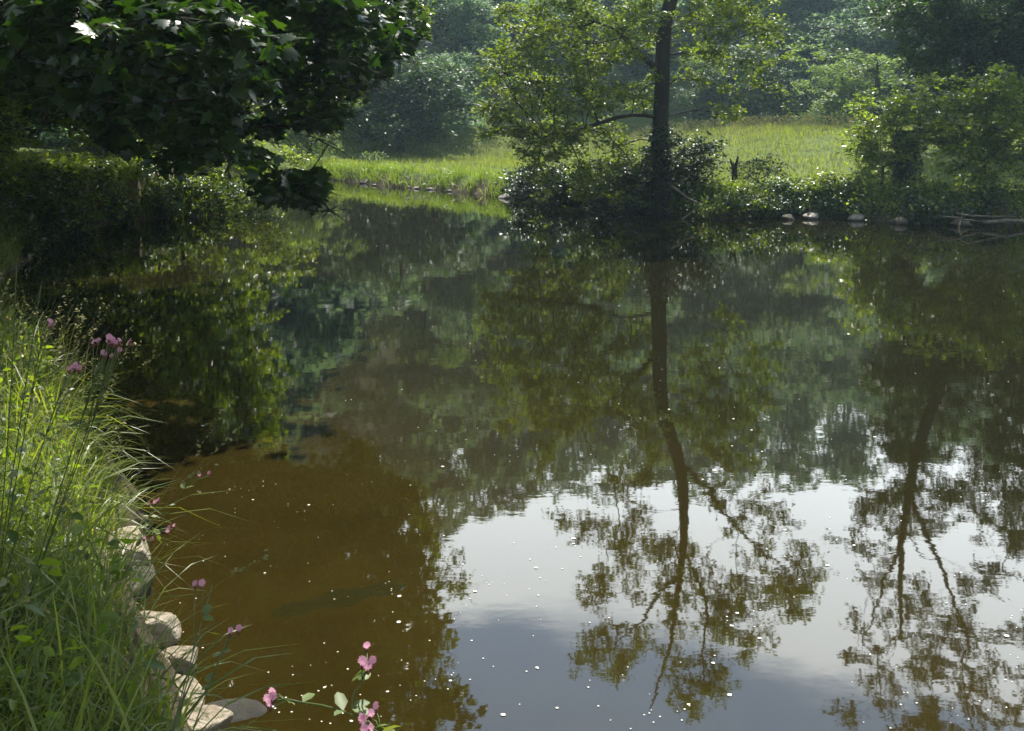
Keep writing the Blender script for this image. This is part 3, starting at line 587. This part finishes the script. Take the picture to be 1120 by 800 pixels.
# ------------------------------------------------------------------ rocks
def rock(loc, size, matn, label, group=None, seed=0, rz=0, name='rock', flat=0):
    import bmesh
    bm = bmesh.new(); bmesh.ops.create_icosphere(bm, subdivisions=4, radius=1)
    rs = np.random.default_rng(seed+11); pl = [(Vector(rs.normal(0, 1, 3)).normalized(), rs.uniform(.55, .85)) for _ in range(10)]
    if flat: pl += [(Vector((rs.normal(0, .06), rs.normal(0, .06), 1)).normalized(), .5), (Vector((.1, -1, .12)).normalized(), .6)]
    for v in bm.verts:
        c = v.co.copy()
        for n_, d_ in pl:
            q = c.dot(n_)-d_
            if q > 0: c -= n_*q*.92
        c += c.normalized()*(.07*mn.noise(c*2.2+Vector((seed*3.1, 0, 0)))+.03*mn.noise(c*6+Vector((0, seed, 0)))+.012*mn.noise(c*15))
        v.co = Vector((c.x*size[0], c.y*size[1], c.z*size[2]))
    me = bpy.data.meshes.new(name); bm.to_mesh(me); bm.free()
    o = link(name, me, M[matn], None, loc, True); o.rotation_euler = (0, 0, rz); return tag(o, label, 'rock', group)
def rk(px, py, z, size, *a, **k): rock(tuple(onz(px, py, z)), size, *a, **k)
rk(197, 800, .06, (.22, .16, .11), 'stone', 'large pale flat stone at the very bottom of the frame beside the bank', seed=1, flat=1, rz=.2)
rk(180, 762, .08, (.17, .13, .11), 'stone', 'cream stone block just above the bottommost stone', seed=2, flat=1, rz=-.2)
rk(197, 724, .07, (.095, .08, .09), 'stone', 'small upright stone at the outer end of the stone row, by the water', seed=3, flat=1)
rk(160, 725, .12, (.13, .10, .07), 'stone', 'flat stone with a twig lying on it, left of the small upright stone', seed=4, flat=1, rz=.1)
rk(152, 690, .10, (.19, .16, .13), 'stone', 'broad pinkish stone jutting from the grass above the stone row', seed=5, flat=1, rz=.4)
rk(138, 612, .12, (.17, .2, .19), 'stone', 'mossy tall stone half overgrown by grass at the bank edge', seed=6, flat=1, rz=.4)
rk(140, 640, .05, (.16, .16, .12), 'darkstone', 'dark wet stone in the hollow under the mossy stone', seed=7)
rk(245, 792, -.05, (.2, .14, .09), 'darkstone', 'dark wet stone half under water right of the bottommost stone', seed=8)
rk(160, 780, .02, (.16, .2, .12), 'darkstone', 'dark stone wedged against the bank left of the cream block', seed=9)
for i, (px, py, s, l) in enumerate([(826, 226, .42, 'broad dark boulder at the water edge right of the crossed dead branches'), (888, 232, .19, 'small white stone at the water edge left of the low bush'), (937, 233, .22, 'white stone below the low bush on the right bank'),
                                 (862, 234, .16, 'little grey stone between the dark boulder and the white stone'), (1050, 240, .25, 'grey stone under the right bush by the driftwood'), (983, 238, .2, 'dark stone at the foot of the ivy covered stump')]):
    rk(px, py+5, [.08, .06, .07, .03, .05, .05][i], (s*1.15, s*.8, s*.62), 'palestone' if i in (1, 2) else 'darkstone', l, seed=20+i)
gs = 'pale stones along the far left shore'
sl = [(435, 205), (446, 206), (458, 206), (470, 208), (478, 207), (489, 210), (496, 208), (505, 210), (513, 209), (520, 212), (529, 211), (538, 214), (547, 214), (556, 217), (572, 220), (412, 203), (398, 201)]
for i, (px, py) in enumerate(sl):
    s = .07+.17*rng.random()**1.8; rk(px+rng.normal(0, 2), py-1+rng.normal(0, .7), .02, (s*1.3, s*.8, s*.6), 'palestone', 'small pale stone in the line along the far shore below the meadow', gs, seed=40+i)

# ------------------------------------------------------------------ dead branches
def stick(pts, r0, r1, label, name='dead_branch', side=2, matn='deadwood'):
    pts = [np.array(p, float) for p in pts]; Q = []
    for i in range(len(pts)-1):
        for j in range(5): Q.append(pts[i]+(pts[i+1]-pts[i])*j/5+rng.normal(0, r0*.25, 3))
    Q.append(pts[-1]); mb = MB(); mb.tube(Q, np.linspace(r0, r1, len(Q)), 7)
    L = np.linalg.norm(pts[-1]-pts[0])
    for s in range(side):
        i = rng.integers(3, len(Q)-1); d = (Q[i]-Q[i-1]); d /= np.linalg.norm(d); d = d+rng.normal(0, .5, 3); mb.tube([Q[i], Q[i]+d*L*.14, Q[i]+d*L*.25+[0, 0, .03*L]], [r0*.5, r0*.35, r0*.15], 5)
    tag(mb.build(name, M[matn], None), label, 'branch')
stick([aty(734, 203, 23.9), aty(748, 214, 23.7), aty(768, 226, 23.5)], .035, .03, 'bare dead branch slanting down right from the alder foot', side=1)
stick([aty(768, 223, 23.6), aty(755, 234, 23.4), aty(738, 246, 23.3)], .03, .02, 'bare dead branch slanting into the water below the alder, crossing the other', side=1)
stick([onz(1075, 243, .12), onz(1100, 242, .16), onz(1135, 242, .1)], .05, .04, 'pale driftwood log lying at the far right water edge')
stick([onz(1010, 236, .1), onz(1040, 238, .25), onz(1075, 243, .1)], .03, .015, 'crooked driftwood twig left of the pale log', side=4)
stick([aty(1016, 245, 23.2), aty(1017, 232, 23.3)], .025, .015, 'short upright broken twig in the water by the right bank', side=0)
stick([onz(1030, 230, .2), onz(1060, 236, .3), onz(1110, 237, .2)], .025, .012, 'thin grey branch behind the pale log under the right bush', side=3)
stick([onz(118, 700, .5), onz(140, 715, .36), onz(160, 733, .24)], .008, .005, 'short bare twig lying over the flat stone', side=0)
# sunken branch just at the surface
def sunk():
    a = onz(298, 672); b = onz(385, 650); c = onz(445, 640); n = 26; V = []; ts = np.linspace(0, 1, n)
    for t in ts:
        p = a*(1-t)**2+2*b*t*(1-t)+c*t*t; d = 2*(1-t)*(b-a)+2*t*(c-b); s = np.array([-d[1], d[0], 0]); s /= np.linalg.norm(s)
        w = .11*math.sin(math.pi*min(1, t*.9+.06))**.6*(1+.3*math.sin(t*17)); 
        for q, zz in ((-1, -.0012), (-.6, .0007), (0, .0010), (.6, .0007), (1, -.0012)): V.append(p+s*w*q+[0, 0, zz])
    fs = [(i*5+j, i*5+j+1, i*5+j+6, i*5+j+5) for i in range(n-1) for j in range(4)]
    mb = MB(); mb.add(V, fs); tag(mb.build('submerged_branch', M['sunk']), 'dark green branch lying just under the brown water near the bottom left', 'branch')
sunk()
# ------------------------------------------------------------------ floating specks
def specks():
    n = 430; px = rng.uniform(120, 1130, n*2); py = 250+560*rng.random(n*2)**.7
    cl = fbm(px, py*1.6, 90, 5)+rng.normal(0, .35, n*2); k = np.argsort(-cl)[:n]; px = px[k]; py = py[k]
    V = []; fs = []
    for x, y in zip(px, py):
        p = onz(x, y); 
        if sdist(p[0], p[1])[0] > -.1: continue
        s = rng.uniform(.0016, .0045)*(1+1.4*(rng.random() < .1)); s *= 1+.06*(p[1]-3); m = 6; o = len(V)
        a0 = rng.uniform(0, 6)
        for j in range(m): a = a0+6.283*j/m; q = s*rng.uniform(.7, 1.1); V.append((p[0]+q*math.cos(a)*1.2, p[1]+q*math.sin(a), .003))
        V.append((p[0], p[1], .003+s*.35)); fs += [(o+j, o+(j+1) % m, o+m) for j in range(m)]
    mb = MB(); mb.add(V, fs); tag(mb.build('floating_specks', M['foam']), 'white specks of blossom and foam drifting on the water', 'floating debris', kind='stuff')
specks()
# ------------------------------------------------------------------ campion plants
def campion(root, heads, label, nleaf=5, droopy=0, flw=5):
    root = np.array(root, float); r = empty('campion_plant', root); tag(r, label, 'wildflower')
    sm = MB(); lp = []; ld = []
    for hi_, (hd, nf, *via) in enumerate(heads):
        hd = np.array(hd, float)-root; m = hd*.5+[rng.normal(0, .02), 0, .06]; Q = []
        for t in np.linspace(0, 1, 9): Q.append(2*t*(1-t)*m+t*t*hd)
        if via:
            K = np.array([[0, 0, 0.]]+[np.array(v_, float)-root for v_ in via[0]]+[hd]); tt = np.linspace(0, len(K)-1, 9)
            Q = [np.array([np.interp(t, range(len(K)), K[:, c_]) for c_ in range(3)]) for t in tt]; Q = [Q[0]]+[.25*Q[i-1]+.5*Q[i]+.25*Q[i+1] for i in range(1, 8)]+[Q[8]]
        sm.tube(Q, np.linspace(.0022, .0013, 9), 6)
        for i in (2, 4, 6, 7):
            if i >= 9: continue
            for s in (-1, 1): a = rng.uniform(0, 6); lp.append(Q[i]); ld.append([math.cos(a)*s, math.sin(a)*s, .15])
        for f in range(nf+1 if nf else 0):
            o = rng.normal(0, .020, 3); o[2] = abs(o[2])*.6; fp = hd+o; b = Q[6] if f % 2 else Q[7]
            sm.tube([b, (b+fp)/2+[0, 0, .004], fp-[0, 0, .012]], [.0012]*3, 4)
            cm = MB(); cm.tube([fp-[0, 0, .017], fp-[0, 0, .010], fp-[0, 0, .003]], [.0025, .0042, .003], 7)
            ax = np.array([rng.normal(0, .6), -.7+rng.normal(0, .4), .8]); ax /= np.linalg.norm(ax)
            u = np.cross(ax, [0, 0, 1.]); u /= np.linalg.norm(u); w = np.cross(ax, u); pm = MB(); R_ = rng.uniform(.007, .0095)
            for q in range(5):
                a = 6.283*q/5+f; d = u*math.cos(a)+w*math.sin(a); s_ = -u*math.sin(a)+w*math.cos(a)
                V = [fp-d*.001, fp+d*R_*.5+s_*R_*.42+ax*.002, fp+d*R_+s_*R_*.5+ax*.001, fp+d*R_*.85+ax*.003, fp+d*R_-s_*R_*.5+ax*.001, fp+d*R_*.5-s_*R_*.42+ax*.002]
                pm.add(V, [(0, 3, 2, 1), (0, 5, 4, 3)])
            fo = pm.build('flower', M['petal'], r, smooth=False); cm.build('calyx', M['calyx'], fo)
    sm.build('stem', M['stem'], r)
    v, f_, c_, rn = scatter(np.array(lp), .036, 'leaf', .45, outdir=np.array(ld)*2, droop=.1)
    link('leaves', mesh_np('leaves', v, f_, c_, rn), M['stem'], r, smooth=False)
def bank(x, y): return (x, y, hz(x, y))
campion(bank(-1.55, 2.9), [(aty(114, 376, 2.7), 5), (aty(132, 380, 2.7), 3), (aty(124, 390, 2.72), 3)], 'pink campion with the largest flower cluster, highest above the left bank grass')
campion(bank(-1.65, 3.0), [(aty(75, 404, 2.75), 4)], 'pink campion cluster just left of and below the largest one')
campion(bank(-1.75, 3.2), [(aty(48, 355, 2.9), 1), (aty(45, 312, 2.9), 0), (aty(18, 290, 3), 0)], 'tall leafy stem with a single faded flower at the left frame edge')
campion(bank(-1.75, 4.2), [(aty(212, 519, 4.0), 2), (aty(170, 553, 3.9), 2)], 'two small campion flowers leaning from the bank over dark water')
campion(bank(-1.65, 3.9), [(aty(186, 581, 3.7), 2), (aty(160, 590, 3.7), 1)], 'small campion leaning out over the mossy stone')
campion(bank(-.22, 1.3), [(aty(406, 722, 1.8), 3, [aty(432, 806, 1.7), aty(374, 775, 1.75), aty(398, 744, 1.8)]), (aty(404, 790, 1.72), 5, [aty(430, 815, 1.7)]), (aty(297, 765, 1.85), 3, [aty(432, 806, 1.7), aty(374, 775, 1.75), aty(330, 768, 1.8)])], 'sprawling pink campion with three heads at the bottom edge, right of the stones')
campion(bank(-.8, 1.9), [(aty(232, 640, 2.4), 1), (aty(256, 682, 2.3), 1)], 'two purple pink campion heads standing in for flower reflections in the brown water above the stones')  # blurred flower reflections on the water, modelled as solid flower heads
# arching grass stems over the water
# ------------------------------------------------------------------ light
SUN_EL, SUN_AZ = 58., 15.        # azimuth: degrees right of straight ahead (+Y)
w = bpy.data.worlds.new('World'); S.world = w; w.use_nodes = True; nt = w.node_tree; nt.nodes.clear(); L = nt.links
out = nt.nodes.new('ShaderNodeOutputWorld'); bg = nt.nodes.new('ShaderNodeBackground'); bg.inputs[1].default_value = .045
sky = nt.nodes.new('ShaderNodeTexSky'); sky.sky_type = 'NISHITA'; sky.sun_disc = False; sky.sun_elevation = R(SUN_EL); sky.sun_rotation = R(SUN_AZ); sky.air_density = 1.0; sky.dust_density = .7
tc = nt.nodes.new('ShaderNodeTexCoord'); sx = nt.nodes.new('ShaderNodeSeparateXYZ'); L.new(tc.outputs['Generated'], sx.inputs[0])
mp = nt.nodes.new('ShaderNodeMapping'); mp.inputs['Scale'].default_value = (1, 1, 2.2); L.new(tc.outputs['Generated'], mp.inputs[0])
nz = nt.nodes.new('ShaderNodeTexNoise'); nz.inputs['Scale'].default_value = 3.2; nz.inputs['Detail'].default_value = 7; nz.inputs['Roughness'].default_value = .55; L.new(mp.outputs[0], nz.inputs['Vector'])
# clouds low in the sky, clearer above 29 degrees
mr = nt.nodes.new('ShaderNodeMapRange'); mr.inputs[1].default_value = .425; mr.inputs[2].default_value = .535; mr.inputs[3].default_value = .42; mr.inputs[4].default_value = -.26; L.new(sx.outputs[2], mr.inputs[0])
fr = nt.nodes.new('ShaderNodeMapRange'); fr.inputs[1].default_value = .35; fr.inputs[2].default_value = .75; L.new(sx.outputs[1], fr.inputs[0])
mm = nt.nodes.new('ShaderNodeMix'); mm.data_type = 'FLOAT'; L.new(fr.outputs[0], mm.inputs[0]); mm.inputs[2].default_value = -.02; L.new(mr.outputs[0], mm.inputs[3])
ad = nt.nodes.new('ShaderNodeMath'); ad.operation = 'ADD'; L.new(nz.outputs[0], ad.inputs[0]); L.new(mm.outputs[0], ad.inputs[1])
cm = nt.nodes.new('ShaderNodeMapRange'); cm.interpolation_type = 'SMOOTHSTEP'; cm.inputs[1].default_value = .48; cm.inputs[2].default_value = .72; L.new(ad.outputs[0], cm.inputs[0])
mx = nt.nodes.new('ShaderNodeMix'); mx.data_type = 'RGBA'; veil = nt.nodes.new('ShaderNodeMath'); veil.operation = 'MULTIPLY'; veil.inputs[1].default_value = .6; L.new(fr.outputs[0], veil.inputs[0])
vm = nt.nodes.new('ShaderNodeMix'); vm.data_type = 'RGBA'; L.new(veil.outputs[0], vm.inputs[0]); L.new(sky.outputs[0], vm.inputs[6]); vm.inputs[7].default_value = (19, 27, 40, 1); L.new(cm.outputs[0], mx.inputs[0]); L.new(vm.outputs[2], mx.inputs[6]); mx.inputs[7].default_value = (54, 57, 58, 1)
L.new(mx.outputs[2], bg.inputs[0]); L.new(bg.outputs[0], out.inputs[0])
sd = bpy.data.lights.new('sun', 'SUN'); sd.energy = 5.0; sd.angle = R(.5); sd.color = (1, .95, .86); so = bpy.data.objects.new('sun', sd); COL.objects.link(so)
dv = Vector((math.sin(R(SUN_AZ))*math.cos(R(SUN_EL)), math.cos(R(SUN_AZ))*math.cos(R(SUN_EL)), math.sin(R(SUN_EL)))); so.rotation_euler = dv.to_track_quat('Z', 'Y').to_euler()
# ------------------------------------------------------------------ haze
HZ = .0007
if HZ:
    m, nt, out = nm('haze'); v = nt.nodes.new('ShaderNodeVolumePrincipled'); v.inputs['Color'].default_value = (.60, .84, 1, 1); v.inputs['Density'].default_value = HZ; v.inputs['Anisotropy'].default_value = .3
    nt.links.new(v.outputs[0], out.inputs['Volume']); x0, x1, y0, y1, z0, z1 = -340, 340, -40, 345, -3, 90
    V = [(x, y, z) for z in (z0, z1) for y in (y0, y1) for x in (x0, x1)]
    me = mesh_np('haze', V, [0, 2, 3, 1, 4, 5, 7, 6, 0, 1, 5, 4, 2, 6, 7, 3, 0, 4, 6, 2, 1, 3, 7, 5], [4]*6)
    tag(link('haze', me, m, smooth=False), 'thin blue haze over the valley', 'haze', kind='stuff')
# ------------------------------------------------------------------ camera, render
cd = bpy.data.cameras.new('camera'); co = bpy.data.objects.new('camera', cd); COL.objects.link(co); co.location = (0, 0, CH); co.rotation_euler = (R(90)-P, 0, 0)
cd.sensor_width = 36; cd.lens = 36*F/1120; cd.shift_y = -(400-PY)/1120; cd.clip_end = 2000; cd.clip_start = .05; S.camera = co
vs = S.view_settings; vs.view_transform = 'Standard'; vs.look = 'None'; vs.gamma = 1; vs.exposure = 1.08; vs.use_curve_mapping = False
c = S.cycles; c.max_bounces = 6; c.diffuse_bounces = 3; c.glossy_bounces = 3; c.transmission_bounces = 3; c.volume_bounces = 1; c.transparent_max_bounces = 4; c.caustics_reflective = False; c.caustics_refractive = False
c.use_denoising = True; c.use_adaptive_sampling = True; c.sample_clamp_indirect = 6
